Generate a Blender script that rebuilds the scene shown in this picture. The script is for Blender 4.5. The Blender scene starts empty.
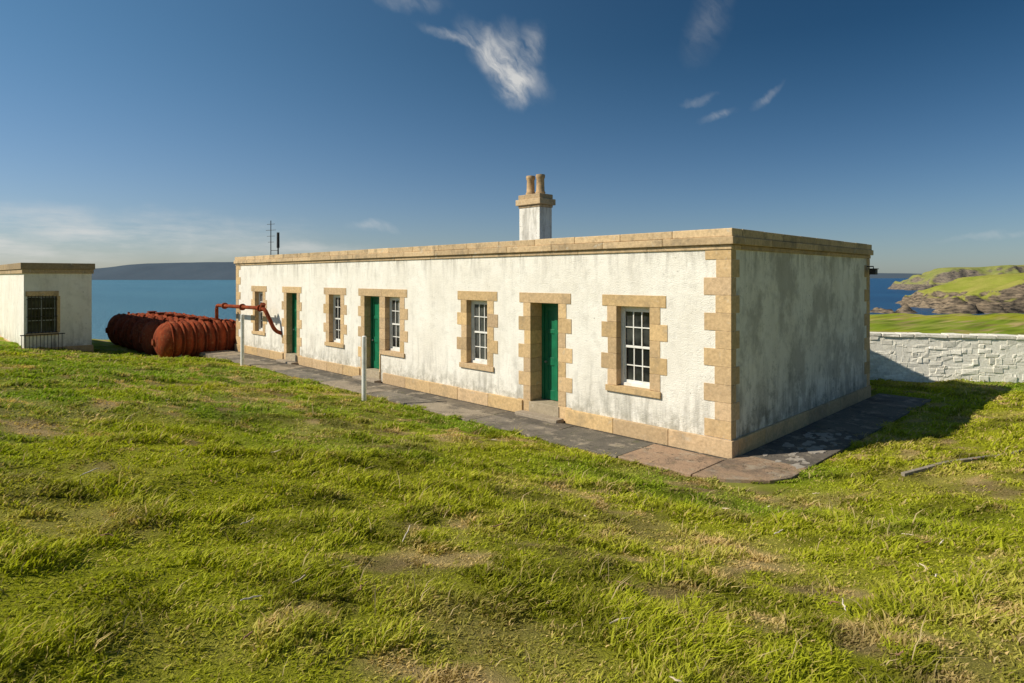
import bpy, bmesh, math, random
import numpy as np
from mathutils import Vector
random.seed(7); np.random.seed(7)
S=bpy.context.scene
S.view_settings.view_transform='Standard'; S.view_settings.look='None'; S.view_settings.exposure=0

# ---------------------------------------------------------------- frame of the site
A=math.radians(44.7); SA,CA=math.sin(A),math.cos(A)
EX,EY=4.768,-9.825          # photographer's standing point
EYE=2.99
def site(e,n):              # e = to the right (roughly south-east), n = out to sea
    return EX+SA*e-CA*n, EY+CA*e+SA*n
def unsite(x,y):
    return (x-EX)*SA+(y-EY)*CA, -(x-EX)*CA+(y-EY)*SA

# ---------------------------------------------------------------- noise
_lat={}
def vnoise(x,y,sc,seed=0):
    if seed not in _lat: _lat[seed]=np.random.RandomState(seed+100).rand(256,256)
    L=_lat[seed]; X=np.asarray(x)/sc+1000; Y=np.asarray(y)/sc+1000
    i=np.floor(X).astype(int); j=np.floor(Y).astype(int); fx=X-i; fy=Y-j
    fx=fx*fx*(3-2*fx); fy=fy*fy*(3-2*fy)
    a=L[i%256,j%256]; b=L[(i+1)%256,j%256]; c=L[i%256,(j+1)%256]; d=L[(i+1)%256,(j+1)%256]
    return (a*(1-fx)+b*fx)*(1-fy)+(c*(1-fx)+d*fx)*fy
def fbm(x,y,sc,seed=0,o=4):
    t=0;w=0;a=1
    for k in range(o):
        t=t+a*vnoise(x,y,sc/(2**k),seed+k); w+=a; a*=.5
    return t/w
def sst(a,b,x):
    t=np.clip((np.asarray(x,float)-a)/(b-a),0,1); return t*t*(3-2*t)

# ---------------------------------------------------------------- node helpers
class NT:
    def __init__(s,nt): s.nt=nt; s.n=nt.nodes; s.l=nt.links
    def new(s,t,**k):
        n=s.n.new(t)
        for a,b in k.items(): setattr(n,a,b)
        return n
    def put(s,sock,v):
        if isinstance(v,bpy.types.NodeSocket): s.l.new(v,sock)
        elif v is not None:
            if sock.type=='RGBA' and len(v)==3: v=(*v,1)
            sock.default_value=v
    def math(s,op,a,b=None,c=None,clamp=False):
        n=s.new('ShaderNodeMath',operation=op,use_clamp=clamp)
        for i,v in enumerate((a,b,c)):
            if v is not None: s.put(n.inputs[i],v)
        return n.outputs[0]
    def mix(s,f,a,b,bt='MIX'):
        n=s.new('ShaderNodeMix',data_type='RGBA',blend_type=bt)
        s.put(n.inputs[0],f); s.put(n.inputs[6],a); s.put(n.inputs[7],b); return n.outputs[2]
    def noise(s,vec,sc,det=4,rough=.55,dist=0):
        n=s.new('ShaderNodeTexNoise'); s.put(n.inputs['Vector'],vec)
        n.inputs['Scale'].default_value=sc; n.inputs['Detail'].default_value=det
        n.inputs['Roughness'].default_value=rough; n.inputs['Distortion'].default_value=dist
        return n.outputs[0]
    def rng(s,v,a,b,c=0,d=1,smooth=False):
        n=s.new('ShaderNodeMapRange'); n.clamp=True
        if smooth: n.interpolation_type='SMOOTHSTEP'
        s.put(n.inputs[0],v)
        for i,q in enumerate((a,b,c,d)): n.inputs[i+1].default_value=q
        return n.outputs[0]
    def mapping(s,v,loc=(0,0,0),rot=(0,0,0),sc=(1,1,1),t='POINT'):
        n=s.new('ShaderNodeMapping',vector_type=t); s.put(n.inputs[0],v)
        n.inputs[1].default_value=loc; n.inputs[2].default_value=rot; n.inputs[3].default_value=sc
        return n.outputs[0]
    def attr(s,name):
        return s.new('ShaderNodeAttribute',attribute_name=name).outputs['Color']
    def pos(s): return s.new('ShaderNodeNewGeometry').outputs['Position']
    def bump(s,h,st,dist=.02,nrm=None):
        n=s.new('ShaderNodeBump'); s.put(n.inputs['Height'],h)
        n.inputs['Strength'].default_value=st; n.inputs['Distance'].default_value=dist
        if nrm is not None: s.put(n.inputs['Normal'],nrm)
        return n.outputs[0]
def material(name):
    m=bpy.data.materials.new(name); m.use_nodes=True
    t=NT(m.node_tree); p=t.n['Principled BSDF']
    return m,t,p
def simple(name,col,rough=.6,metal=0,var=.25,sc=8,bump=.2,dirt=None):
    m,t,p=material(name); P=t.pos()
    n=t.noise(P,sc,6)
    c=t.mix(t.rng(n,.35,.7),tuple(v*(1-var) for v in col),tuple(min(1,v*(1+var)) for v in col))
    if dirt: c=t.mix(t.rng(t.noise(P,sc*.4,8,.7),.5,.68),c,dirt)
    t.put(p.inputs['Base Color'],c); p.inputs['Roughness'].default_value=rough; p.inputs['Metallic'].default_value=metal
    t.put(p.inputs['Normal'],t.bump(t.noise(P,sc*6,4),bump,.01))
    return m

# harled (rough-cast) painted wall
def harl_mat(name,grime=1.0,side=False):
    m,t,p=material(name); P=t.pos()
    z=t.new('ShaderNodeSeparateXYZ'); t.put(z.inputs[0],P); Z=z.outputs[2]
    big=t.noise(P,.9,6,.62); med=t.noise(P,3.4,8,.7); fine=t.noise(P,70,3,.6)
    streak=t.noise(t.mapping(P,sc=(4.5,4.5,.7)),1.0,7,.7,.4)
    c=t.mix(t.rng(big,.38,.66),(.94,.90,.82),(.84,.79,.70))
    blot=t.rng(med,.52,.66)
    c=t.mix(t.math('MULTIPLY',blot,.34*grime,clamp=True),c,(.46,.43,.37))
    top=t.rng(Z,2.75,3.5); low=t.rng(Z,1.35,.25)
    sg=t.math('MULTIPLY',t.rng(streak,.47,.65),t.math('MAXIMUM',top,t.math('ADD',low,.20)),clamp=True)
    c=t.mix(t.math('MULTIPLY',sg,.66*grime,clamp=True),c,(.25,.23,.19))
    foot=t.math('MULTIPLY',t.rng(Z,.75,.28),t.rng(t.noise(P,5,8,.75),.42,.58))
    c=t.mix(t.math('MULTIPLY',foot,.6,clamp=True),c,(.24,.225,.16))
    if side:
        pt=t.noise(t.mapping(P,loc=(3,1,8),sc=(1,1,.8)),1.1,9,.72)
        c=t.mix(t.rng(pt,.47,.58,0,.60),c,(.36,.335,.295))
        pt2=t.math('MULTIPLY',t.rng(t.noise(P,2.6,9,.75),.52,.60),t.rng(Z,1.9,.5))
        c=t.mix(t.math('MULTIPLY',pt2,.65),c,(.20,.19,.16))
    spots=t.rng(t.noise(P,16,6,.75),.59,.67)
    c=t.mix(t.math('MULTIPLY',t.math('MULTIPLY',spots,t.rng(t.noise(P,1.3,4),.42,.6)),.95*grime,clamp=True),c,(.20,.18,.14))
    c=t.mix(t.rng(fine,.3,.46,.32,0),c,(.42,.39,.33))
    t.put(p.inputs['Base Color'],c); p.inputs['Roughness'].default_value=.92; p.inputs['Specular IOR Level'].default_value=.2
    v=t.new('ShaderNodeTexVoronoi'); t.put(v.inputs['Vector'],P); v.inputs['Scale'].default_value=66
    h=t.math('ADD',t.math('MULTIPLY',v.outputs[0],-.4),t.noise(P,42,6,.72))
    b1=t.bump(h,.95,.014)
    t.put(p.inputs['Normal'],t.bump(t.noise(P,1.8,7,.62),.5,.05,b1))
    return m
M_harl=harl_mat('white_harling',.85)
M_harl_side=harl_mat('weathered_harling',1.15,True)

def stone_mat(name,mul=1.0,lichen=.5):
    m,t,p=material(name); P=t.pos()
    c=t.attr('tint')
    n=t.noise(P,3,7,.65); n2=t.noise(P,16,6,.7)
    c=t.mix(1.0,c,t.mix(t.rng(n2,.3,.7),(.74*mul,.72*mul,.70*mul),(1.15*mul,1.15*mul,1.15*mul)),'MULTIPLY')
    c=t.mix(t.math('MULTIPLY',t.rng(n,.52,.68),lichen),c,(.19,.155,.11))
    c=t.mix(t.math('MULTIPLY',t.rng(t.noise(P,7,5,.7,.5),.60,.68),lichen*.9),c,(.55,.52,.44))
    t.put(p.inputs['Base Color'],c); p.inputs['Roughness'].default_value=.9; p.inputs['Specular IOR Level'].default_value=.25
    t.put(p.inputs['Normal'],t.bump(t.noise(P,34,6,.7),.5,.015))
    return m
M_stone=stone_mat('sandstone',1.0,.38)
M_corn=stone_mat('cornice_sandstone',1.0,.68)
M_dry=stone_mat('limewashed_rubble',1.08,.06)
M_twig=stone_mat('dead_stalk',1.0,.0)
M_pave=stone_mat('paving',1.0,.6)
M_green=simple('green_door_paint',(.006,.155,.070),.4,0,.2,3,.08)
M_white=simple('white_paint',(.80,.79,.75),.5,0,.06,6,.1,(.55,.53,.47))
M_inner=simple('dark_interior',(.03,.03,.03),.9)
M_roof=simple('roof_felt',(.16,.155,.15),.9,0,.3,3,.3)
M_iron=simple('dark_iron',(.035,.03,.028),.6,.3,.4,20,.3)
M_galv=simple('galvanised_steel',(.35,.36,.37),.45,.7,.2,12,.1)
M_pot=simple('clay_pot',(.50,.33,.17),.8,0,.25,9,.3,(.2,.16,.1))
def red_mat():
    m,t,p=material('rusty_red_paint'); P=t.pos()
    n=t.noise(P,2.2,7,.65); s=t.noise(t.mapping(P,sc=(7,7,.8)),1,6,.6)
    c=t.mix(t.rng(n,.35,.68),(.22,.040,.016),(.33,.070,.027))
    c=t.mix(t.rng(s,.46,.62,0,.65),c,(.095,.030,.017))
    c=t.mix(t.rng(t.noise(P,9,7,.7),.53,.64,0,.65),c,(.32,.14,.065))
    t.put(p.inputs['Base Color'],c); p.inputs['Roughness'].default_value=.95; p.inputs['Specular IOR Level'].default_value=.08
    t.put(p.inputs['Normal'],t.bump(t.noise(P,30,5,.7),.5,.02))
    return m
M_red=red_mat()
def glass_mat():
    m,t,p=material('old_window_glass'); P=t.pos()
    c=t.mix(t.rng(t.noise(P,1.3,4),.42,.62),(.012,.014,.016),(.09,.095,.09))
    t.put(p.inputs['Base Color'],c)
    p.inputs['Roughness'].default_value=.06; p.inputs['IOR'].default_value=1.5
    t.put(p.inputs['Normal'],t.bump(t.noise(P,3,2),.15,.02)); return m
M_glass=glass_mat()

# ---------------------------------------------------------------- mesh builder
def link(o,parent=None):
    S.collection.objects.link(o)
    if parent is not None: o.parent=parent
    return o
def empty(name,loc=(0,0,0)):
    e=bpy.data.objects.new(name,None); e.location=loc; e.empty_display_size=.3
    S.collection.objects.link(e); return e
class MB:
    def __init__(s): s.v=[]; s.f=[]; s.c=[]
    def box(s,x0,x1,y0,y1,z0,z1,c=(.5,.5,.5),j=0):
        b=len(s.v)
        for z in (z0,z1):
            for x,y in ((x0,y0),(x1,y0),(x1,y1),(x0,y1)):
                s.v.append((x+random.uniform(-j,j),y+random.uniform(-j,j),z+random.uniform(-j,j)))
        for q in ((0,3,2,1),(4,5,6,7),(0,1,5,4),(1,2,6,5),(2,3,7,6),(3,0,4,7)):
            s.f.append(tuple(b+i for i in q)); s.c.append(c)
    def quad(s,a,b_,c_,d,c=(.5,.5,.5)):
        b=len(s.v); s.v+= [a,b_,c_,d]; s.f.append((b,b+1,b+2,b+3)); s.c.append(c)
    def poly(s,top,z0,z1,c):
        n=len(top); b=len(s.v)
        s.v+=[(x,y,z0) for x,y in top]+[(x,y,z1) for x,y in top]
        s.f.append(tuple(b+n+i for i in range(n))); s.c.append(c)
        for i in range(n):
            k=(i+1)%n; s.f.append((b+i,b+k,b+n+k,b+n+i)); s.c.append(c)
    def tube(s,pts,r,seg=12,c=(.5,.5,.5)):
        pts=[Vector(p) for p in pts]; b=len(s.v); rs=r if isinstance(r,(list,tuple)) else [r]*len(pts)
        for i,p in enumerate(pts):
            d=(pts[min(i+1,len(pts)-1)]-pts[max(i-1,0)]).normalized()
            up=Vector((0,0,1)) if abs(d.z)<.95 else Vector((1,0,0))
            a=d.cross(up).normalized(); q=d.cross(a)
            for k in range(seg):
                t=2*math.pi*k/seg; s.v.append(tuple(p+(a*math.cos(t)+q*math.sin(t))*rs[i]))
        for i in range(len(pts)-1):
            for k in range(seg):
                k2=(k+1)%seg; s.f.append((b+i*seg+k,b+i*seg+k2,b+(i+1)*seg+k2,b+(i+1)*seg+k)); s.c.append(c)
        s.f.append(tuple(b+k for k in reversed(range(seg)))); s.c.append(c)
        s.f.append(tuple(b+(len(pts)-1)*seg+k for k in range(seg))); s.c.append(c)
    def build(s,name,mat,parent=None,bevel=0,smooth=False,loc=None):
        m=bpy.data.meshes.new(name); m.from_pydata(s.v,[],s.f); m.update()
        a=m.color_attributes.new('tint','FLOAT_COLOR','CORNER')
        arr=[]
        for p,c in zip(m.polygons,s.c): arr+= [c[0],c[1],c[2],1.0]*p.loop_total
        a.data.foreach_set('color',arr)
        m.materials.append(mat)
        bm=bmesh.new(); bm.from_mesh(m); bmesh.ops.recalc_face_normals(bm,faces=bm.faces); bm.to_mesh(m); bm.free()
        if smooth:
            m.polygons.foreach_set('use_smooth',[True]*len(m.polygons)); m.set_sharp_from_angle(angle=math.radians(40))
        o=bpy.data.objects.new(name,m); link(o,parent)
        if loc: o.location=loc
        if bevel:
            b=o.modifiers.new('bevel','BEVEL'); b.width=bevel; b.segments=2; b.limit_method='ANGLE'
        return o
def sandc(v=.15):
    k=random.uniform(1-v,1+v); h=random.uniform(-.03,.03)
    return ((.62+h)*k,(.440+h*.5)*k,(.245-h*.5)*k)

# ================================================================ COTTAGE
LEN,DEP,HT=21.15,7.5,3.45
cot=empty('white_stone_cottage')
W=dict(z0=.91,z1=2.43); D=dict(z0=.28,z1=2.43)
feats=[('w',1.56,2.30),('d',3.78,4.58),('w',5.98,6.72),('w',9.54,10.26),('d',10.56,11.36),('w',12.76,13.48),('d',15.74,16.54),('w',18.55,19.28)]
holes=[]
for k,a,b in feats:
    z=W if k=='w' else D
    holes.append((-b-.08,-a+.08,(z['z0']-.06) if k=='w' else -.1,z['z1']+.1))
xs=sorted({-LEN,0.0}|{h[0] for h in holes}|{h[1] for h in holes})
zs=sorted({0.0,HT+.2}|{max(0,h[2]) for h in holes}|{h[3] for h in holes})
w=MB()
for i in range(len(xs)-1):
    for k in range(len(zs)-1):
        cx=(xs[i]+xs[i+1])/2; cz=(zs[k]+zs[k+1])/2
        if any(h[0]<cx<h[1] and h[2]<cz<h[3] for h in holes): continue
        w.quad((xs[i],0,zs[k]),(xs[i+1],0,zs[k]),(xs[i+1],0,zs[k+1]),(xs[i],0,zs[k+1]))
w.build('front_wall',M_harl,cot)
w=MB()
w.quad((0,0,0),(0,DEP,0),(0,DEP,HT+.2),(0,0,HT+.2))
w.build('gable_wall',M_harl_side,cot)
w=MB()
w.quad((0,DEP,0),(-LEN,DEP,0),(-LEN,DEP,HT+.2),(0,DEP,HT+.2))
w.quad((-LEN,DEP,0),(-LEN,0,0),(-LEN,0,HT+.2),(-LEN,DEP,HT+.2))
w.build('rear_walls',M_harl,cot)
w=MB(); w.box(-LEN+.1,-.1,.55,.57,.01,3.4); w.build('inner_wall',M_inner,cot)
w=MB(); w.box(-LEN-.01,.01,-.01,DEP+.01,HT+.2,HT+.245); w.build('flat_roof',M_roof,cot)

# dressings
q=MB()
def jamb(ue,sgn,z0,z1,deep):
    n=max(3,round((z1-z0)/.29)); h=(z1-z0)/n
    for i in range(n):
        if n-1-i==0: L=.22
        elif (n-1-i)%2==1: L=.37+random.uniform(-.015,.015)
        else: L=.20+random.uniform(-.01,.02)
        u0,u1=(ue,ue+L) if sgn>0 else (ue-L,ue)
        q.box(-u1,-u0,-.009-random.uniform(0,.003),deep,z0+i*h+.002,z0+(i+1)*h-.002,sandc())
def lintel(u0,u1):
    q.box(-u1,-u0,-.0135,.40,2.433,2.65,sandc(.1))
def rec(f): return .37 if f[1]<5 else .22
for f in feats:
    k,a,b=f
    pair=(a in (9.54,10.56))
    z=W if k=='w' else D
    zb=z['z0'] if k=='w' else .0
    dp=.25 if k=='w' else rec(f)+.05
    if not (pair and k=='w'): jamb(b,1,zb,2.43,dp)
    if not (pair and k=='d'): jamb(a,-1,zb,2.43,dp)
    if not pair: lintel(a-.34,b+.34)
    if k=='w': q.box(-b-.24,-a+.24,-.045,.25,.79,.905,sandc(.08))
lintel(9.54-.34,10.43); lintel(10.436,11.36+.34)
for i in range(5): q.box(-10.556,-10.264,-.0125,.27,.91+i*.304+.003,.91+(i+1)*.304-.003,sandc())
q.box(-10.556,-10.51,-.0115,.27,.0,.905,sandc())
for (cx,cy,sx,sy) in ((0,0,-1,1),(-LEN,0,1,1),(0,DEP,-1,-1),(-LEN,DEP,1,-1)):
    z=.285; i=0
    while z<3.44:
        h=min(.30,3.445-z)
        if h<.1: break
        LX,LY=((.47,.17) if i%2==0 else (.27,.30)) if cx==0 and cy==0 else ((.45,.22) if i%2==0 else (.25,.40))
        LX+=random.uniform(-.015,.015)
        o=.012
        x0,x1=sorted((cx-sx*o,cx+sx*LX)); y0,y1=sorted((cy-sy*o,cy+sy*LY))
        q.box(x0,x1,y0,y1,z+.002,z+h-.002,sandc()); z+=h; i+=1
q.build('sandstone_dressings',M_stone,cot,.005)
# plinth
pl=MB()
dz=[(f[1]-.22,f[2]+.22) for f in feats if f[0]=='d']
stops=[-.05]
for a,b in dz: stops+= [a,b]
stops+=[LEN+.05]
for i in range(0,len(stops),2):
    u0,u1=stops[i],stops[i+1]; n=max(1,round((u1-u0)/1.1)); L=(u1-u0)/n
    for k in range(n): pl.box(-(u0+(k+1)*L)+.003,-(u0+k*L)-.003,-.05,.2,-.1,.275+random.uniform(-.004,.004),sandc(.12))
for k in range(7):
    pl.box(-.3,.05,.203+k*1.04,.197+(k+1)*1.04,-.1,.275,sandc(.15))
    pl.box(-LEN-.05,-LEN+.3,.203+k*1.04,.197+(k+1)*1.04,-.1,.275,sandc(.15))
pl.build('plinth',M_stone,cot,.012)
st=MB()
for f in feats:
    if f[0]=='d':
        st.box(-f[2]-.03,-f[1]+.03,-.03,.5,.0,.28,(.42,.35,.25))
        st.box(-f[2]-.2,-f[1]+.2,-.30,-.056,-.1,.07,(.36,.30,.23))
st.build('door_steps',M_stone,cot,.012)
# cornice
co=MB()
def run(n0,n1,fn,L,z0,z1):
    n=round((n1-n0)/L); l=(n1-n0)/n
    for k in range(n): fn(n0+k*l+.003,n0+(k+1)*l-.003,z0,z1+random.uniform(-.003,.003))
def cc(k=1):
    g=random.uniform(.78,1.12)*k; return (.60*g,.44*g,.262*g)
for z0,z1,o,L,k in ((3.45,3.53,.03,1.6,.95),(3.533,3.66,.08,1.35,1.0),(3.663,3.80,.05,1.1,1.06)):
    run(-LEN-o,o,lambda a,b,c,d:co.box(a,b,-o,.33,c,d,cc(k)),L,z0,z1)
    run(-LEN-o,o,lambda a,b,c,d:co.box(a,b,DEP-.33,DEP+o,c,d,cc(k)),L,z0,z1)
    run(.335,DEP-.335,lambda a,b,c,d:co.box(-.33,o,a,b,c,d,cc(k*.92)),L*.8,z0,z1)
    run(.335,DEP-.335,lambda a,b,c,d:co.box(-LEN-o,-LEN+.33,a,b,c,d,cc(k)),L*.8,z0,z1)
co.build('cornice',M_corn,cot,.012)
# windows
fr=MB(); gl=MB()
for k,a,b in feats:
    if k!='w': continue
    y=.17; x0,x1=-b,-a; z0,z1=.905,2.433; t=.055
    gl.box(x0+.02,x1-.02,y+.03,y+.036,z0+.02,1.66); gl.box(x0+.02,x1-.02,y+.008,y+.014,1.64,z1-.02)
    fr.box(x0,x0+t,y-.03,y+.07,z0,z1); fr.box(x1-t,x1,y-.03,y+.07,z0,z1)
    fr.box(x0+t,x1-t,y-.028,y+.07,z1-t,z1); fr.box(x0+t,x1-t,y-.045,y+.07,z0,z0+.06)
    fr.box(x0+t,x1-t,y-.01,y+.05,1.635,1.68)
    for (s0,s1,yy) in ((z0+.06,1.635,y+.018),(1.68,z1-t,y-.004)):
        fr.box(x0+t,x0+t+.035,yy-.014,yy+.012,s0,s1); fr.box(x1-t-.035,x1-t,yy-.014,yy+.012,s0,s1)
        ww=(x1-x0-2*t-.07)/3
        for i in (1,2):
            xc=x0+t+.035+i*ww; fr.box(xc-.011,xc+.011,yy-.012,yy+.01,s0,s1)
        zm=(s0+s1)/2; fr.box(x0+t+.035,x1-t-.035,yy-.0135,yy+.01,zm-.011,zm+.011)
        e=s0 if yy>y else s1
        fr.box(x0+t+.035,x1-t-.035,yy-.0155,yy+.01,min(e,e+(.05 if yy>y else -.05)),max(e,e+(.05 if yy>y else -.05)))
fr.build('sash_frames',M_white,cot,.004); gl.build('window_glass',M_glass,cot)
# doors
dr=MB(); kn=MB()
for f in feats:
    k,a,b=f
    if k!='d': continue
    x0,x1=-b,-a; y=rec(f); z0,z1=.283,2.43
    dr.box(x0,x0+.06,y-.02,y+.06,z0,z1); dr.box(x1-.06,x1,y-.02,y+.06,z0,z1); dr.box(x0+.06,x1-.06,y-.02,y+.06,z1-.07,z1)
    dr.box(x0+.06,x1-.06,y+.03,y+.05,z0+.01,z1-.07)
    X0,X1=x0+.065,x1-.065; xm=(X0+X1)/2
    for xx in ((X0,X0+.09),(xm-.045,xm+.045),(X1-.09,X1)): dr.box(xx[0],xx[1],y+.008,y+.03,z0+.01,z1-.075)
    for zz in ((z0+.01,z0+.22),(1.05,1.22),(1.75,1.84),(z1-.18,z1-.075)):
        dr.box(X0+.09,xm-.045,y+.009,y+.03,*zz); dr.box(xm+.045,X1-.09,y+.009,y+.03,*zz)
    kn.tube([(X0+.06,y-.04,1.12),(X0+.06,y+.01,1.12)],.022,10)
dr.build('green_doors',M_green,cot,.005); kn.build('door_knobs',M_galv,cot)
# chimney
ch=MB(); X,Y=-7.95,3.75
ch.box(X-.42,X+.42,Y-.27,Y+.27,3.6,5.05); ch.build('chimney_shaft',M_harl,cot,.02)
ch=MB(); ch.box(X-.46,X+.46,Y-.31,Y+.31,3.66,3.95,sandc())
ch.box(X-.44,X+.44,Y-.29,Y+.29,5.05,5.12,cc()); ch.box(X-.50,X+.50,Y-.35,Y+.35,5.123,5.30,cc()); ch.box(X-.44,X+.44,Y-.29,Y+.29,5.303,5.44,cc(.8))
ch.build('chimney_cap',M_corn,cot,.015)
ch=MB()
for dx in (-.2,.2):
    fz=[(5.42,.14),(5.5,.15),(5.55,.125),(5.9,.115),(5.93,.135),(5.99,.14),(6.03,.13)]
    ch.tube([(X+dx,Y,z) for z,r in fz],[r for z,r in fz],20)
ch.build('chimney_pots',M_pot,cot,0,True)

# ================================================================ floodlight on the gable's far corner
fl=MB(); fl.tube([(.01,7.25,3.25),(.16,7.25,3.25),(.16,7.25,3.18)],.015,8); fl.box(.09,.23,7.16,7.34,3.05,3.18); fl.box(.07,.25,7.14,7.36,3.18,3.2)
fl.build('wall_floodlight',M_iron,None,.008)

# ================================================================ TERRAIN
def nedge(e): return 33+27*sst(2,12,e)+3*(fbm(e,e*0,9,5)-.5)
def H(x,y,detail=True):
    x=np.asarray(x,float); y=np.asarray(y,float); e,n=unsite(x,y)
    s=np.maximum(0,-1.42-y); fac=.72+.28*sst(-20,-10,x)
    z=.17*fac*np.where(s<9,s*s/(s+.4),9*9/9.4+(s-9)*.4)
    z=z-.22*sst(-18.5,-22.5,x)
    b=np.maximum(0,x-1.25); bb=.16*b*b/(b+.6)
    bb=.75*np.tanh(bb/.75)*(1-sst(6.5,11,y))*sst(-8,-1.8,y)
    z=z+bb
    out=np.maximum(np.maximum(-1.4-y,0),np.maximum(x-1.2,0)); out=np.maximum(out,np.maximum(-22-x,0)); out=np.maximum(out,np.maximum(y-8.2,0))
    mk=sst(0,1.5,out)
    if detail:
        z=z+mk*((fbm(x,y,2.2,11)-.5)*.23+(fbm(x,y,.55,21,3)-.5)*.15)
    z=z-.05*(1-sst(0,.25,out))
    z=z-.014*np.maximum(0,n-20)
    d=np.maximum(0,n-nedge(e)); z=z-np.minimum(26,d*d/(d+3)*1.1)
    d=np.maximum(0,-e-45); z=z-np.minimum(26,d*.5)
    return z
def axis(lo,a,b,hi,st):
    c=list(np.arange(a,b+1e-6,st)); g=st; v=b
    while v<hi: g=min(g*1.12,4); v+=g; c.append(v)
    g=st; v=a; pre=[]
    while v>lo: g=min(g*1.12,4); v-=g; pre.append(v)
    return np.array(pre[::-1]+c)
def grass_col(x,y,rnd):
    p=fbm(x,y,1.5,31,4); p2=fbm(x,y,6.5,41,3); p3=fbm(x,y,.30,51,3); p4=fbm(x,y,.9,57,2)
    dry=np.clip(sst(.50,.74,p)*.38+sst(.55,.67,p3)*.90*sst(.42,.58,p4)+.12*(p2-.5),0,1)
    lush=sst(.42,.62,p2*.6+fbm(x,y,2.4,61)*.4)
    g=np.stack([.430-.165*lush,.455-.075*lush,.022-.002*lush],-1)
    dark=sst(.54,.66,fbm(x,y,.5,71,3))[...,None]
    g=g*(1-.42*dark)
    st_=np.array([.68,.50,.22])*(1-.45*sst(.45,.62,fbm(x,y,.5,77,2)))[...,None]; dr_=np.clip(dry+rnd,0,1)[...,None]
    return g*(1-dr_)+st_*dr_, dry
gx=axis(-110,-27,15,110,.2); gy=axis(-90,-13,17,130,.2)
GX,GY=np.meshgrid(gx,gy,indexing='ij'); GZ=H(GX,GY)
nx,ny=GX.shape
V=np.stack([GX,GY,GZ],-1).reshape(-1,3)
idx=np.arange(nx*ny).reshape(nx,ny)
F=np.stack([idx[:-1,:-1],idx[1:,:-1],idx[1:,1:],idx[:-1,1:]],-1).reshape(-1,4)
def npmesh(name,V,loops,starts,col,mat,smooth=True):
    m=bpy.data.meshes.new(name); m.vertices.add(len(V)); m.vertices.foreach_set('co',V.astype(np.float32).ravel())
    m.loops.add(len(loops)); m.loops.foreach_set('vertex_index',loops.astype(np.int32))
    m.polygons.add(len(starts)); m.polygons.foreach_set('loop_start',starts.astype(np.int32))
    m.update(calc_edges=True); m.validate()
    if smooth: m.polygons.foreach_set('use_smooth',np.ones(len(m.polygons),bool))
    if col is not None:
        a=m.color_attributes.new('tint','FLOAT_COLOR','POINT')
        a.data.foreach_set('color',np.concatenate([col,np.ones((len(col),1))],1).astype(np.float32).ravel())
    m.materials.append(mat); o=bpy.data.objects.new(name,m); return link(o)
def ground_mat():
    m,t,p=material('pasture'); P=t.pos()
    c=t.attr('tint')
    n=t.noise(P,9,8,.7); f=t.noise(P,60,5,.7)
    c=t.mix(1.0,c,t.mix(t.rng(f,.3,.7),(.40,.40,.40),(.90,.90,.90)),'MULTIPLY')
    c=t.mix(t.rng(n,.50,.7,0,.35),c,(.27,.20,.09))
    g=t.new('ShaderNodeNewGeometry'); sp=t.new('ShaderNodeSeparateXYZ'); t.put(sp.inputs[0],g.outputs['Normal'])
    c=t.mix(t.rng(sp.outputs[2],.80,.66),c,t.mix(t.rng(t.noise(P,.4,8,.7),.35,.65),(.05,.042,.035),(.26,.20,.13)))
    t.put(p.inputs['Base Color'],c); p.inputs['Roughness'].default_value=1; p.inputs['Specular IOR Level'].default_value=.1
    t.put(p.inputs['Normal'],t.bump(f,.7,.03,t.bump(n,.6,.06)))
    return m
M_ground=ground_mat()
gc,_=grass_col(V[:,0],V[:,1],0)
ge,gn=unsite(V[:,0],V[:,1]); gc=gc*(1+.20*sst(20,24,gn)[:,None])
npmesh('ground',V,F.ravel(),np.arange(len(F))*4,gc,M_ground)

# ---- grass blades (one object)
N=590000
half=math.radians(45)
r0,r1=1.75,31.0; k=.66
u=np.random.rand(N); r=(r0**k+u*(r1**k-r0**k))**(1/k)
th=np.random.uniform(-half,half,N)
e=r*np.sin(th); n=r*np.cos(th); x,y=site(e,n)
# unkempt fringe growing over the path's edge
NE=20000
fx=np.random.uniform(-21,.3,NE); fy=-1.33+np.random.normal(-.01,.055,NE)+.09*(fbm(fx,fx*0,.6,99,3)-.4)
f2=NE//4; fx[:f2]=1.17+np.random.normal(.01,.055,f2); fy[:f2]=np.random.uniform(-.4,8.1,f2)
f3=f2//3; tt=np.random.rand(f3); fx[f2:f2+f3]=.05+1.08*tt+np.random.normal(.01,.035,f3); fy[f2:f2+f3]=-1.32+1.0*tt**1.4+np.random.normal(-.03,.035,f3)
fk_=(fbm(fx,fy,.35,103,2)>.42); fx,fy=fx[fk_],fy[fk_]
cl=fbm(x,y,.28,81,2)
keep=(cl+np.random.rand(N)*.6>.47)
ragged=.10*(fbm(x,y,.5,95,3)-.35)
inp=(x>-21.5)&(x<1.2-ragged*1.5)&(y>-1.33+ragged*2)&(y<8.3)
inp|=(x>-35)&(x<-24.3)&(y>-6.5)&(y<-4.35)
inp|=(x<-21)&(x>-30.2)&(y>-2.9)&(y<.5)&(np.random.rand(N)<.9)
keep&=~inp; keep&=(n<nedge(e)-.5)
x=np.concatenate([x[keep],fx]); y=np.concatenate([y[keep],fy]); e,n=unsite(x,y); r=np.hypot(e,n); N=len(x)
rnd=np.random.normal(.0,.10,N)+(np.random.rand(N)<.12)*.75
col,dry=grass_col(x,y,rnd)
col*=np.random.uniform(.72,1.25,(N,1))
z=H(x,y)-.012
tall=.62+.95*sst(.50,.70,fbm(x,y,.40,91,2))
h=np.random.uniform(.024,.066,N)*tall*(1-.35*dry)*(1+.010*r)
edge=(y>-1.6)&(x<1.2); h[edge]=np.maximum(h[edge],.05)
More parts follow.
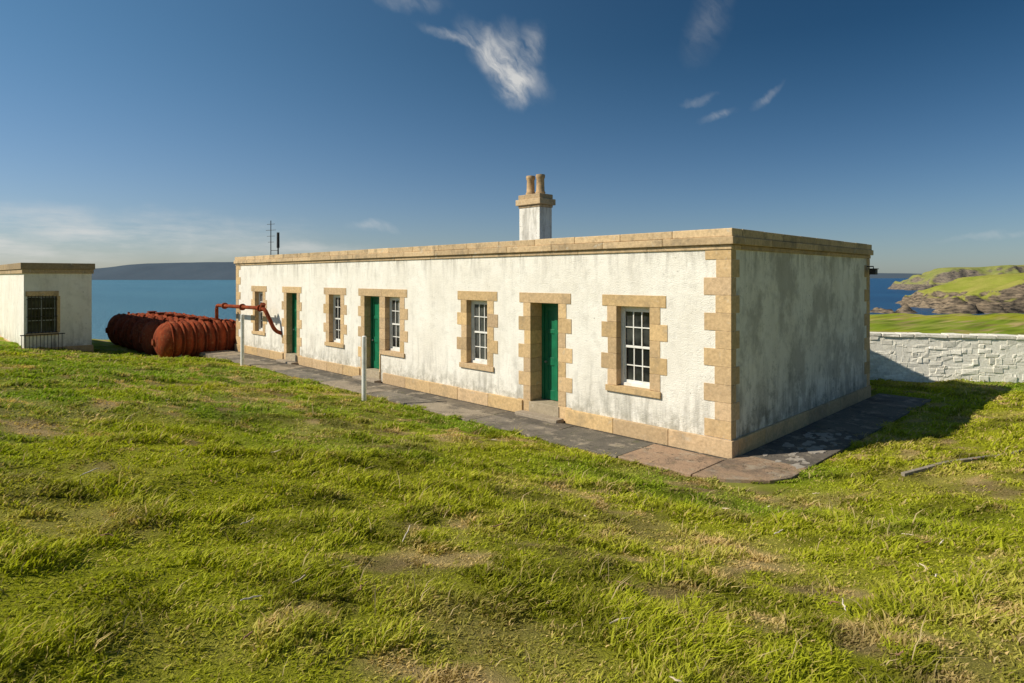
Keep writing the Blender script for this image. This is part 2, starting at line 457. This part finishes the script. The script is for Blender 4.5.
stk=(np.random.rand(N)<.006); h[stk]*=2.2
wd=np.random.uniform(.0021,.0042,N)*(r/2.5)**.70*1.35
wd[stk]*=.6; col[stk]=np.array([.66,.52,.27])
an=np.random.uniform(0,2*np.pi,N); dx,dy=np.cos(an),np.sin(an)
la=np.random.normal(.6,1.3,N)+3*(fbm(x,y,.6,97,2)-.5); lx,ly=np.cos(la),np.sin(la)
ln=h*np.random.uniform(.3,1.5,N)
P0=np.stack([x-dx*wd,y-dy*wd,z],-1); P1=np.stack([x+dx*wd,y+dy*wd,z],-1)
mx,my,mz=x+lx*ln*.35,y+ly*ln*.35,z+h*.62
P2=np.stack([mx+dx*wd*.75,my+dy*wd*.75,mz],-1); P3=np.stack([mx-dx*wd*.75,my-dy*wd*.75,mz],-1)
P4=np.stack([x+lx*ln,y+ly*ln,z+h*.92],-1)
BV=np.stack([P0,P1,P2,P3,P4],1).reshape(-1,3)
b=np.arange(N)*5
L=np.stack([b,b+1,b+2,b+3,b+3,b+2,b+4],-1).ravel()
ST=np.stack([np.arange(N)*7,np.arange(N)*7+4],-1).ravel()
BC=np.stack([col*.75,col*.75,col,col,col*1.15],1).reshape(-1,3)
def blade_mat():
    m,t,p=material('grass_blades')
    c=t.attr('tint'); t.put(p.inputs['Base Color'],c); p.inputs['Roughness'].default_value=.65
    p.inputs['Specular IOR Level'].default_value=.15
    tr=t.new('ShaderNodeBsdfTranslucent'); t.put(tr.inputs[0],t.mix(1.0,c,(1.1,1.15,.6),'MULTIPLY'))
    mx=t.new('ShaderNodeMixShader'); mx.inputs[0].default_value=.38
    t.l.new(p.outputs[0],mx.inputs[1]); t.l.new(tr.outputs[0],mx.inputs[2])
    t.l.new(mx.outputs[0],t.n['Material Output'].inputs[0]); return m
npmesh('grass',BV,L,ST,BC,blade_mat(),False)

def hz(x,y): return float(H(np.array([x]),np.array([y]))[0])

# ---- dry twigs
tw=MB()
tl=[(-.32,2.75,.20,2.2),(.22,2.72,.13,1.0),(.27,2.85,.17,.3),(-.85,5.0,.3,3.1),(-1.45,3.45,.12,2.4),(-3.8,5.6,.16,2.6),(.62,3.6,.14,2.0),(1.15,2.95,.18,.2),(2.3,4.3,.15,2.8),(.8,4.4,.14,1.2)]
rr_=random.Random(5)
for i in range(40):
    n_=rr_.uniform(3,12); tl.append((rr_.uniform(-.75,.75)*n_,n_,rr_.uniform(.05,.14),rr_.uniform(0,3.1)))
for (e_,n_,L_,a_) in tl:
    px,py=site(e_,n_); ca,sa=math.cos(a_-.78),math.sin(a_-.78); pts=[]
    if py>-1.6 and px<1.4: continue
    up=random.uniform(0,.5)*L_*.4
    for i in range(6):
        s_=(i/5-.5)*L_; qx=px+ca*s_+random.uniform(-.008,.008); qy=py+sa*s_+random.uniform(-.008,.008)
        pts.append((qx,qy,hz(qx,qy)+.06+up*i/5+random.uniform(-.006,.006)))
    k_=1+.06*n_
    tw.tube(pts,[v*k_ for v in (.0025,.0042,.0045,.004,.0035,.002)],6,random.choice([(.78,.68,.54),(.72,.60,.42),(.35,.20,.12)]))
tw.build('dry_twigs',M_twig,None,0,True)

# ================================================================ PATH
pa=MB()
segs=[(-22.5,-19.6,(.32,.265,.19)),(-19.6,-16.4,(.24,.205,.16)),(-16.4,-14.6,(.31,.25,.185)),(-14.6,-11.6,(.19,.17,.14)),(-11.6,-9.2,(.32,.265,.20)),(-9.2,-7.2,(.21,.185,.15)),(-7.2,-5.1,(.31,.26,.195)),(-5.1,-3.2,(.22,.19,.155)),(-3.2,-1.35,(.15,.135,.11)),(-1.35,.0,(.37,.25,.165))]
for a,b_,c in segs:
    j=random.uniform(-.004,.004)
    pa.box(a+.003,b_-.003,-.19,-.056,-.15,-.012,(.07,.063,.052))      # drain channel at the wall foot
    if a<-3.4 and a>-20:
        pa.box(a+.006,b_-.006,-.62,-.196,-.15,.010+j,tuple(v*.6 for v in c)); pa.box(a+.006,b_-.006,-1.33+random.uniform(0,.06),-.626,-.15,.0+j,c)
    else: pa.box(a+.006,b_-.006,-1.33+random.uniform(0,.05),-.196,-.15,.006+j,c)
pa.poly([(.006,-1.28),(.45,-1.12),(.95,-.72),(1.12,-.35),(1.12,.3),(.056,.3),(.056,-.056),(.006,-.056)],-.15,.004,(.34,.235,.155))
pa.poly([(.056,.306),(1.12,.306),(1.15,3.2),(.056,3.2)],-.15,.001,(.15,.13,.11))
pa.poly([(.056,3.206),(1.15,3.206),(1.2,8.1),(.056,8.1)],-.15,.004,(.18,.155,.125))
def pave_mat():
    m,t,p=material('worn_tarmac'); P=t.pos(); c=t.attr('tint')
    n1=t.noise(P,1.1,8,.7); n2=t.noise(P,45,4,.7); n3=t.noise(t.mapping(P,loc=(5,2,0)),2.6,8,.75)
    c=t.mix(1.0,c,t.mix(t.rng(n2,.3,.7),(.65,.65,.65),(1.35,1.33,1.3)),'MULTIPLY')
    c=t.mix(t.rng(n1,.48,.60,0,.62),c,(.08,.072,.062))
    c=t.mix(t.rng(n3,.53,.62,0,.7),c,(.40,.335,.25))
    mo=t.noise(t.mapping(P,loc=(1,9,0)),3.5,8,.75)
    c=t.mix(t.rng(mo,.57,.66,0,.6),c,(.10,.11,.035))
    v=t.new('ShaderNodeTexVoronoi',feature='DISTANCE_TO_EDGE'); v.inputs['Scale'].default_value=1.1
    ds=t.new('ShaderNodeVectorMath',operation='ADD'); t.put(ds.inputs[0],P)
    nn=t.new('ShaderNodeTexNoise'); t.put(nn.inputs['Vector'],P); nn.inputs['Scale'].default_value=4
    t.put(ds.inputs[1],nn.outputs['Color']); t.put(v.inputs['Vector'],ds.outputs[0])
    c=t.mix(t.rng(v.outputs[0],.012,.0,0,.85),c,(.035,.035,.022))
    t.put(p.inputs['Base Color'],c); p.inputs['Roughness'].default_value=.92; p.inputs['Specular IOR Level'].default_value=.25
    t.put(p.inputs['Normal'],t.bump(n2,.6,.012,t.bump(n3,.5,.02))); return m
M_tar=pave_mat()
pa.build('paved_path',M_tar,None,.01)
fk=MB(); rr_=random.Random(11)
for i in range(60):
    cx,cy=rr_.uniform(.3,1.02),rr_.uniform(.25,2.9); n_=rr_.randint(6,9); s_=rr_.uniform(.02,.11)
    t0=rr_.random()*6
    fk.poly([(min(1.1,cx+math.cos(t0+2*math.pi*k/n_)*s_*rr_.uniform(.3,1.3)),cy+math.sin(t0+2*math.pi*k/n_)*s_*1.4*rr_.uniform(.3,1.3)) for k in range(n_)],.0,.005+.0004*i/3,(.40,.36,.31))
fk.build('broken_screed',M_pave)
# low kerb crossing the grass
kb=MB(); p0=site(5.6,8.9); p1=site(9.9,10.4)
for i in range(10):
    ax,ay=p0[0]+(p1[0]-p0[0])*i/10,p0[1]+(p1[1]-p0[1])*i/10; bx,by=p0[0]+(p1[0]-p0[0])*(i+.97)/10,p0[1]+(p1[1]-p0[1])*(i+.97)/10
    nx_,ny_=-(by-ay),(bx-ax); l_=math.hypot(nx_,ny_); nx_*=.03/l_; ny_*=.03/l_
    za,zb=hz(ax,ay)+.045,hz(bx,by)+.045; c=(.30,.26,.20); b0=len(kb.v)
    kb.v+=[(ax-nx_,ay-ny_,za-.2),(bx-nx_,by-ny_,zb-.2),(bx+nx_,by+ny_,zb-.2),(ax+nx_,ay+ny_,za-.2),(ax-nx_,ay-ny_,za),(bx-nx_,by-ny_,zb),(bx+nx_,by+ny_,zb),(ax+nx_,ay+ny_,za)]
    for qd in ((0,3,2,1),(4,5,6,7),(0,1,5,4),(1,2,6,5),(2,3,7,6),(3,0,4,7)): kb.f.append(tuple(b0+i_ for i_ in qd)); kb.c.append(c)
kb.build('stone_kerb',M_pave,None,.006)

# ================================================================ DRYSTONE WALL
dw=MB(); random.seed(3)
WA=math.radians(14)
ang=math.atan2(CA,SA)-WA
p0=site(4.5,20.0)
Lw=24; HW=1.24
# irregular rubble: short uneven stacks so the courses never line up
s_=0
while s_<Lw:
    bayw=random.uniform(.35,.95); z_=0
    while z_<HW:
        hh=random.uniform(.07,.19)
        if z_+hh>HW-.05: hh=HW-z_
        q_=s_
        while q_<s_+bayw-.02:
            l_=min(random.uniform(.10,.40),s_+bayw-q_)
            if s_+bayw-(q_+l_)<.07: l_=s_+bayw-q_
            g=random.uniform(.80,1.04); f_=random.uniform(-.014,.014)
            dw.box(q_+.001,q_+l_-.001,-.22+f_,.22,z_+.001,z_+hh-.001,(.90*g,.865*g,.77*g),.016); q_+=l_
        z_+=hh
    s_+=bayw
s_=0
while s_<Lw:
    l_=random.uniform(.25,.55); g=random.uniform(.92,1.05); dw.box(s_+.005,s_+l_-.005,-.26,.26,HW+.004,HW+.105+random.uniform(-.014,.014),(.84*g,.80*g,.71*g),.014); s_+=l_
dw.box(0,Lw,-.213,.17,-.5,HW+.01,(.84,.81,.73))
o=dw.build('drystone_wall',M_dry,None,.02); o.rotation_euler=(0,0,ang); o.location=(p0[0],p0[1],.0)

# ================================================================ OUTBUILDING
ob=empty('outbuilding'); ax,ay=-24.3,-6.5; bl,bw=9.5,2.12; zb,zt=.1,3.12
w=MB(); w.quad((ax,ay,zb-.5),(ax,ay+.10,zb-.5),(ax,ay+.10,zt),(ax,ay,zt))
w.quad((ax,ay+1.0,zb-.5),(ax,ay+bw,zb-.5),(ax,ay+bw,zt),(ax,ay+1.0,zt))
w.quad((ax,ay+.10,zb-.5),(ax,ay+1.0,zb-.5),(ax,ay+1.0,.88),(ax,ay+.10,.88)); w.quad((ax,ay+.10,2.27),(ax,ay+1.0,2.27),(ax,ay+1.0,zt),(ax,ay+.10,zt))
w.quad((ax-bl,ay,zb-.5),(ax,ay,zb-.5),(ax,ay,zt),(ax-bl,ay,zt)); w.quad((ax-bl,ay+bw,zb-.5),(ax,ay+bw,zb-.5),(ax,ay+bw,zt),(ax-bl,ay+bw,zt)); w.quad((ax-bl,ay,zb-.5),(ax-bl,ay+bw,zb-.5),(ax-bl,ay+bw,zt),(ax-bl,ay,zt))
w.build('walls',M_harl,ob)
w=MB()
for i in range(6): w.box(ax-bl-.06+i*(bl+.12)/6,ax-bl-.06+(i+1)*(bl+.12)/6-.005,ay-.06,ay+bw+.06,zt,zt+.16,cc(.8))
for i in range(5): w.box(ax-bl-.1+i*(bl+.2)/5,ax-bl-.1+(i+1)*(bl+.2)/5-.005,ay-.1,ay+bw+.1,zt+.163,zt+.40,cc(.65))
w.box(ax-.3,ax+.05,ay-.05,ay+bw+.05,zb-.4,zb+.22,sandc()); w.box(ax-bl,ax-.303,ay-.05,ay+.2,zb-.4,zb+.22,sandc())
w.box(ax-.2,ax+.03,ay+.05,ay+1.06,2.27,2.46,sandc()); w.box(ax-.2,ax+.04,ay+.05,ay+1.06,.78,.88,sandc())
w.box(ax-.2,ax+.02,ay+1.0,ay+1.1,.885,2.265,sandc())
w.build('cornice_and_dressings',M_corn,ob,.01)
w=MB(); w.box(ax-.16,ax-.15,ay+.1,ay+1.0,.88,2.27); w.build('window_glass',M_glass,ob)
w=MB()
for yy in (.12,.54,.95): w.box(ax-.13,ax-.09,ay+yy-.015,ay+yy+.015,.88,2.27)
for zz in (.9,1.35,1.8,2.23): w.box(ax-.128,ax-.092,ay+.1,ay+1.0,zz-.015,zz+.015)
w.build('window_frame',M_galv,ob)
w=MB()
for i in range(9): w.tube([(ax+.02,ay+.12+i*.107,.8),(ax+.02,ay+.12+i*.107,2.3)],.013,6)
for zz in (.9,1.5,2.15): w.box(ax+.005,ax+.035,ay+.08,ay+1.02,zz-.012,zz+.012)
w.build('window_bars',M_iron,ob)

# ================================================================ RAILING, TANKS, PIPE, POSTS, ANTENNA
rl=MB()
for i in range(12): rl.tube([(ax+.35,ay-.1+i*.11,.0),(ax+.35,ay-.1+i*.11,.85)],.010,6)
rl.tube([(ax+.35,ay-.15,.85),(ax+.35,ay+1.2,.85)],.018,8); rl.tube([(ax+.35,ay-.15,.2),(ax+.35,ay+1.2,.2)],.014,8)
rl.build('iron_railing',M_iron)
def tank(i):
    e_=empty('air_tank'); cx=-22.05-1.5*i; cy=-1.15+random.uniform(-.06,.06); R=.735; Lh=1.68
    m=MB(); dome=.46
    prof=[(-Lh+dome*(1-math.cos(k/8*math.pi/2)),max(.01,R*math.sin(k/8*math.pi/2))) for k in range(9)]
    cyl=[]; n_=6; span=2*(Lh-dome)
    for k in range(n_):
        a=-Lh+dome+span*k/n_; b_=a+span/n_
        for t,rr in ((.03,R+.045),(.10,R+.045),(.15,R-.045),(.3,R+.012),(.5,R+.04),(.72,R+.012),(.92,R-.045)): cyl.append((a+(b_-a)*t,rr))
    cyl.append((Lh-dome-.01,R+.03))
    full=prof+cyl+[(-a,b_) for a,b_ in prof[::-1]]
    m.tube([(0,a,0) for a,b_ in full],[b_ for a,b_ in full],36)
    m.build('tank_shell',M_red,e_,0,True)
    m=MB(); m.tube([(0,.2,R-.05),(0,.2,R+.07)],.16,16); m.tube([(0,.2,R+.06),(0,.2,R+.10)],.21,16); m.tube([(0,-.8,R-.05),(0,-.8,R+.10)],.05,10); m.tube([(0,-Lh-.06,0),(0,-Lh+.05,0)],.13,14)
    m.build('tank_fittings',M_red,e_,0,True)
    m=MB()
    for yy in (-.95,.95): m.box(-.5,.5,yy-.12,yy+.12,-.95,-.5,(.3,.28,.25))
    m.build('cradles',M_pave,e_,.02)
    e_.location=(cx,cy,.47)
for i in range(6): tank(i)
pp=MB()
def rounded(pts,r=.18):
    out=[Vector(pts[0])]
    for i in range(1,len(pts)-1):
        p=Vector(pts[i]); a=(Vector(pts[i-1])-p).normalized()*r; b_=(Vector(pts[i+1])-p).normalized()*r
        for k in range(6):
            t=k/5; out.append((p+a)*(1-t)**2+p*2*t*(1-t)+(p+b_)*t*t)
    out.append(Vector(pts[-1])); return out
pp.tube(rounded([(-22.05,-.45,1.05),(-22.05,-.45,1.82),(-17.35,-.45,1.86),(-17.0,-.22,1.05),(-16.98,.05,.95)]),.07,14)
for q0,q1 in (((-22.05,-.45,1.2),(-22.05,-.45,1.26)),((-21.2,-.45,1.827),(-21.13,-.45,1.828)),((-19.4,-.45,1.84),(-19.33,-.45,1.84)),((-17.75,-.45,1.856),(-17.68,-.45,1.857))): pp.tube([q0,q1],.13,14)
pp.tube([(-17.6,-.45,1.8),(-17.45,-.45,2.02)],.09,12)
pp.build('red_air_pipe',M_red,None,0,True)
for (px,py,hh,rr) in ((-7.97,-2.08,1.5,.055),(-16.66,-1.5,1.75,.06)):
    po=MB(); z0=hz(px,py)-.2; po.tube([(px,py,z0),(px,py,z0+.2+hh),(px,py,z0+.2+hh+.02)],[rr,rr,rr*.6],14); po.build('white_post',M_white,None,0,True)
an_=MB(); X,Y=-20.8,1.28
an_.tube([(X,Y,3.65),(X,Y,5.35)],.018,8)
for zz,l_ in ((5.2,.22),(4.95,.28),(4.7,.22),(4.45,.16)): an_.tube([(X-l_,Y-l_*.3,zz),(X+l_,Y+l_*.3,zz)],.010,6)
X2,Y2=X+.25,Y+.2
an_.tube([(X2,Y2,3.65),(X2,Y2,4.2),(X2,Y2,4.22),(X2,Y2,4.85)],[.03,.03,.06,.055],10)
an_.tube([(X,Y,4.1),(X2,Y2,4.1)],.012,6)
an_.build('radio_antenna',M_iron)

# ================================================================ SEA, HEADLANDS, HILLS
SEA=-12.0
def sea_mat():
    m,t,p=material('sea_water'); P=t.pos()
    big=t.noise(t.mapping(P,sc=(.004,.012,.01)),1,5)
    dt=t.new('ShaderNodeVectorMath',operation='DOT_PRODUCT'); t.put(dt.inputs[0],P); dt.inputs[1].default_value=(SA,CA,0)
    glare=t.rng(dt.outputs['Value'],-10,60,1,0,True)     # sun glare painted into the water colour: paler towards the left
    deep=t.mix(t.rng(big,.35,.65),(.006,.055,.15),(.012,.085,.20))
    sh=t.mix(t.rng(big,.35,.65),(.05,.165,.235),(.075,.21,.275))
    t.put(p.inputs['Base Color'],t.mix(glare,deep,sh)); p.inputs['Roughness'].default_value=.3; p.inputs['IOR'].default_value=1.33
    a=t.noise(t.mapping(P,sc=(.35,.7,.6)),1,6,.65)
    t.put(p.inputs['Normal'],t.bump(a,1,1.3)); return m
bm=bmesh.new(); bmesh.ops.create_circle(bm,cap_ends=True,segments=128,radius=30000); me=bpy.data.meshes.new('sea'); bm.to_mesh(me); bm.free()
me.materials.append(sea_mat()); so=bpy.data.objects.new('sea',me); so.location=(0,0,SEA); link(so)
def land_mat(name,grass1,grass2,rock1,rock2,hazec,haze,rz=None):
    m,t,p=material(name); P=t.pos()
    g=t.new('ShaderNodeNewGeometry'); sp=t.new('ShaderNodeSeparateXYZ'); t.put(sp.inputs[0],g.outputs['Normal'])
    n=t.noise(P,.06,8,.65); n2=t.noise(t.mapping(P,sc=(.25,.25,1.2)),1,7,.7)
    c=t.mix(t.rng(n,.35,.65),grass1,grass2)
    rock=t.mix(t.rng(n2,.38,.62),rock1,rock2)
    f=t.rng(sp.outputs[2],.82,.68)
    if rz:
        pz=t.new('ShaderNodeSeparateXYZ'); t.put(pz.inputs[0],P); f=t.math('MAXIMUM',f,t.rng(pz.outputs[2],rz+1,rz))
    c=t.mix(f,c,rock)
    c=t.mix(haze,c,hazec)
    t.put(p.inputs['Base Color'],c); p.inputs['Roughness'].default_value=1; p.inputs['Specular IOR Level'].default_value=.0
    t.put(p.inputs['Normal'],t.bump(n2,.7,1.0)); return m
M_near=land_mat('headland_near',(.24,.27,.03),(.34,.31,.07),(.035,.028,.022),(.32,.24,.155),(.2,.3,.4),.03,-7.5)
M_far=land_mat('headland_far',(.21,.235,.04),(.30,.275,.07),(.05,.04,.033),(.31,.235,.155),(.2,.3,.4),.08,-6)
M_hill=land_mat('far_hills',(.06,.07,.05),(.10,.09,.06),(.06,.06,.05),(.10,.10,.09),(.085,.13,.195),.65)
def field(name,e0,e1,n0,n1,ne,nn,fn,mat):
    E,Nn=np.meshgrid(np.linspace(e0,e1,ne),np.linspace(n0,n1,nn),indexing='ij')
    Z=fn(E,Nn); X,Y=site(E,Nn); V=np.stack([X,Y,Z],-1).reshape(-1,3); i=np.arange(ne*nn).reshape(ne,nn)
    F=np.stack([i[:-1,:-1],i[1:,:-1],i[1:,1:],i[:-1,1:]],-1).reshape(-1,4)
    return npmesh(name,V,F.ravel(),np.arange(len(F))*4,None,mat)
def fA(E,Nn):
    ec=172+.50*(Nn-250)+18*(fbm(E,Nn,26,201)-.5)*2; nc=252+12*(fbm(E,Nn,22,211)-.5)*2
    m=np.minimum(E-ec,Nn-nc); m=np.minimum(m,370+20*(fbm(E,Nn,22,215)-.5)-Nn)
    top=-6+np.clip((E-ec-2)/32,0,1)*8+np.clip((E-ec-26)/50,0,1)*4+(fbm(E,Nn,18,221)-.5)*2.5
    h=-17+(top+17)*(.6*sst(-2,3,m+(fbm(E,Nn,7,231)-.5)*9)+.4*sst(2,12,m+(fbm(E,Nn,5,235)-.5)*9))
    sk=np.exp(-(((E-160)/11)**2+((Nn-262)/7)**2))*(2+11*(fbm(E,Nn,5,241)-.35))
    sk2=np.exp(-(((E-147)/3)**2+((Nn-268)/4)**2))*4
    return np.maximum(h,-14.2+sk*1.1+sk2)
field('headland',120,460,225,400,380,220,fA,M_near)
def fB(E,Nn):
    ec=.630*Nn+34*(fbm(E,Nn,60,301)-.5)*2; nc=690+40*(fbm(E,Nn,70,311)-.5)*2
    m=np.minimum(E-ec,Nn-nc); m=np.minimum(m,960-Nn)
    top=-1+np.clip((E-ec-5)/45,0,1)*14+(fbm(E,Nn,60,321)-.5)*4+np.clip((E-ec-40)/120,0,1)*4
    return -20+(top+20)*(.5*sst(-4,6,m+(fbm(E,Nn,16,331)-.5)*22)+.5*sst(4,34,m+(fbm(E,Nn,12,341)-.5)*20))
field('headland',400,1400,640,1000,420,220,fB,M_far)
def fH(E,Nn):
    pr=66+26*np.exp(-((E+1800)/600)**2)+22*(fbm(E,E*0,700,401)-.5)+8*(fbm(E,Nn,160,411)-.5)
    pr=pr*(.72+.28*sst(-2500,-2100,E))
    d=sst(3080,3700,Nn+90*(fbm(E,Nn,300,421)-.5))
    return -20+(pr+20)*d
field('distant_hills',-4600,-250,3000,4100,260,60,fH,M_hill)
def fH2(E,Nn):
    return -20+(38+22*(fbm(E,E*0,900,501)-.3)+20)*sst(6800,7400,Nn)*sst(2600,3600,E)
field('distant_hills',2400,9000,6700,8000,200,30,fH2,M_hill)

# ================================================================ SUN + SKY
EL=math.radians(40); az=math.radians(58)
ld=Vector((math.cos(az)*math.cos(EL),math.sin(az)*math.cos(EL),-math.sin(EL)))
sl=bpy.data.lights.new('sun','SUN'); sl.energy=5.0; sl.angle=math.radians(.5); sl.color=(1,.915,.755)
sun=bpy.data.objects.new('sun',sl); sun.rotation_euler=ld.to_track_quat('-Z','Y').to_euler(); sun.location=(-20,-30,30); link(sun)
wd_=bpy.data.worlds.new("World"); S.world=wd_; wd_.use_nodes=True
t=NT(wd_.node_tree); bg=t.n['Background']; bg.inputs[1].default_value=.10
sky=t.new('ShaderNodeTexSky',sky_type='NISHITA'); sky.sun_disc=False; sky.sun_elevation=EL
sky.sun_rotation=math.atan2(-ld.x,-ld.y); sky.air_density=1.0; sky.dust_density=.4; sky.ozone_density=2.0; sky.altitude=0
dirn=t.new('ShaderNodeTexCoord').outputs['Generated']
def dot(v):
    n_=t.new('ShaderNodeVectorMath',operation='DOT_PRODUCT'); t.put(n_.inputs[0],dirn); n_.inputs[1].default_value=v; return n_.outputs['Value']
azn=t.math('MULTIPLY',t.math('ARCTAN2',dot((SA,CA,0)),dot((-CA,SA,0))),180/math.pi)
eln=t.math('MULTIPLY',t.math('ARCSINE',dot((0,0,1))),180/math.pi)
cb=t.new('ShaderNodeCombineXYZ'); t.put(cb.inputs[0],azn); t.put(cb.inputs[1],eln); AE=cb.outputs[0]
base=t.mix(t.rng(eln,0,22,0,1,True),t.mix(1.0,sky.outputs[0],(.72,.77,.91),'MULTIPLY'),t.mix(1.0,sky.outputs[0],(.50,.75,.83),'MULTIPLY'))
pol=t.math('MULTIPLY',t.rng(azn,-45,35,0,1,True),t.rng(eln,0,20,.45,1))
col=t.mix(pol,base,t.mix(1.0,base,(.27,.41,.50),'MULTIPLY'))
wn=t.new('ShaderNodeTexNoise'); t.put(wn.inputs['Vector'],AE); wn.inputs['Scale'].default_value=.35; wn.inputs['Detail'].default_value=6
off=t.new('ShaderNodeVectorMath',operation='MULTIPLY_ADD'); t.put(off.inputs[0],wn.outputs['Color']); off.inputs[1].default_value=(2.4,2.4,0); t.put(off.inputs[2],AE)
sh=t.new('ShaderNodeVectorMath',operation='SUBTRACT'); t.put(sh.inputs[0],off.outputs[0]); sh.inputs[1].default_value=(1.2,1.2,0); WAE=sh.outputs[0]
streak=t.noise(t.mapping(WAE,rot=(0,0,math.radians(-48)),sc=(3.0,1.0,1),t='TEXTURE'),1.0,8,.6)
soft=t.noise(t.mapping(AE,sc=(.12,.65,1)),1.0,7,.65)
def clouds(lst):
    tot=None
    for (a_,e_,ra,re,ro,stg) in lst:
        mp=t.mapping(WAE,loc=(a_,e_,0),rot=(0,0,math.radians(ro)),sc=(ra,re,1),t='TEXTURE')
        ln_=t.new('ShaderNodeVectorMath',operation='LENGTH'); t.put(ln_.inputs[0],mp)
        v=t.math('MULTIPLY',t.rng(ln_.outputs['Value'],1.45,.0,0,1,True),stg)
        tot=v if tot is None else t.math('MAXIMUM',tot,v)
    return tot
hi=clouds([(-.8,18.9,4.2,1.6,-38,1.1),(.5,17.2,2.0,1.7,-10,1.2),(-4.8,20.7,3.4,.5,-20,.5),(-.6,20.2,2.0,2.0,-10,.5),(1.6,19.8,1.2,2.2,-10,.45),(-9.5,23.8,3.0,.7,-5,.22),(17.6,21.6,1.5,3.4,-25,.13),(16.8,15.3,1.2,.3,10,.2),(18.4,14.0,1.3,.4,15,.32),(22.2,15.2,1.3,.3,28,.28),(-12.6,4.6,2.0,.45,-8,.3),(38,3.0,3,.3,5,.2)])
m1=t.math('MULTIPLY',hi,t.rng(streak,.30,.62,.10,1.0),clamp=True)
lo=clouds([(-33,3.4,14,1.7,0,.75),(-20,2.2,9,1.0,0,.55),(-40,2.2,9,1.5,0,.8)])
m2=t.math('MULTIPLY',lo,t.rng(soft,.40,.64,.08,1.0),clamp=True)
mask=t.math('MAXIMUM',m1,m2)
col=t.mix(t.math('MULTIPLY',mask,.85),col,(7.2,7.1,6.8))
t.put(bg.inputs[0],col)

# ================================================================ CAMERA
cd=bpy.data.cameras.new('camera'); cam=bpy.data.objects.new('camera',cd); link(cam)
cd.sensor_width=36; cd.lens=621/1024*36; cd.shift_y=-.063; cd.clip_end=60000; cd.clip_start=.05
cam.location=(EX,EY,EYE)
cam.rotation_euler=Vector((-CA,SA,0)).to_track_quat('-Z','Y').to_euler()
S.camera=cam
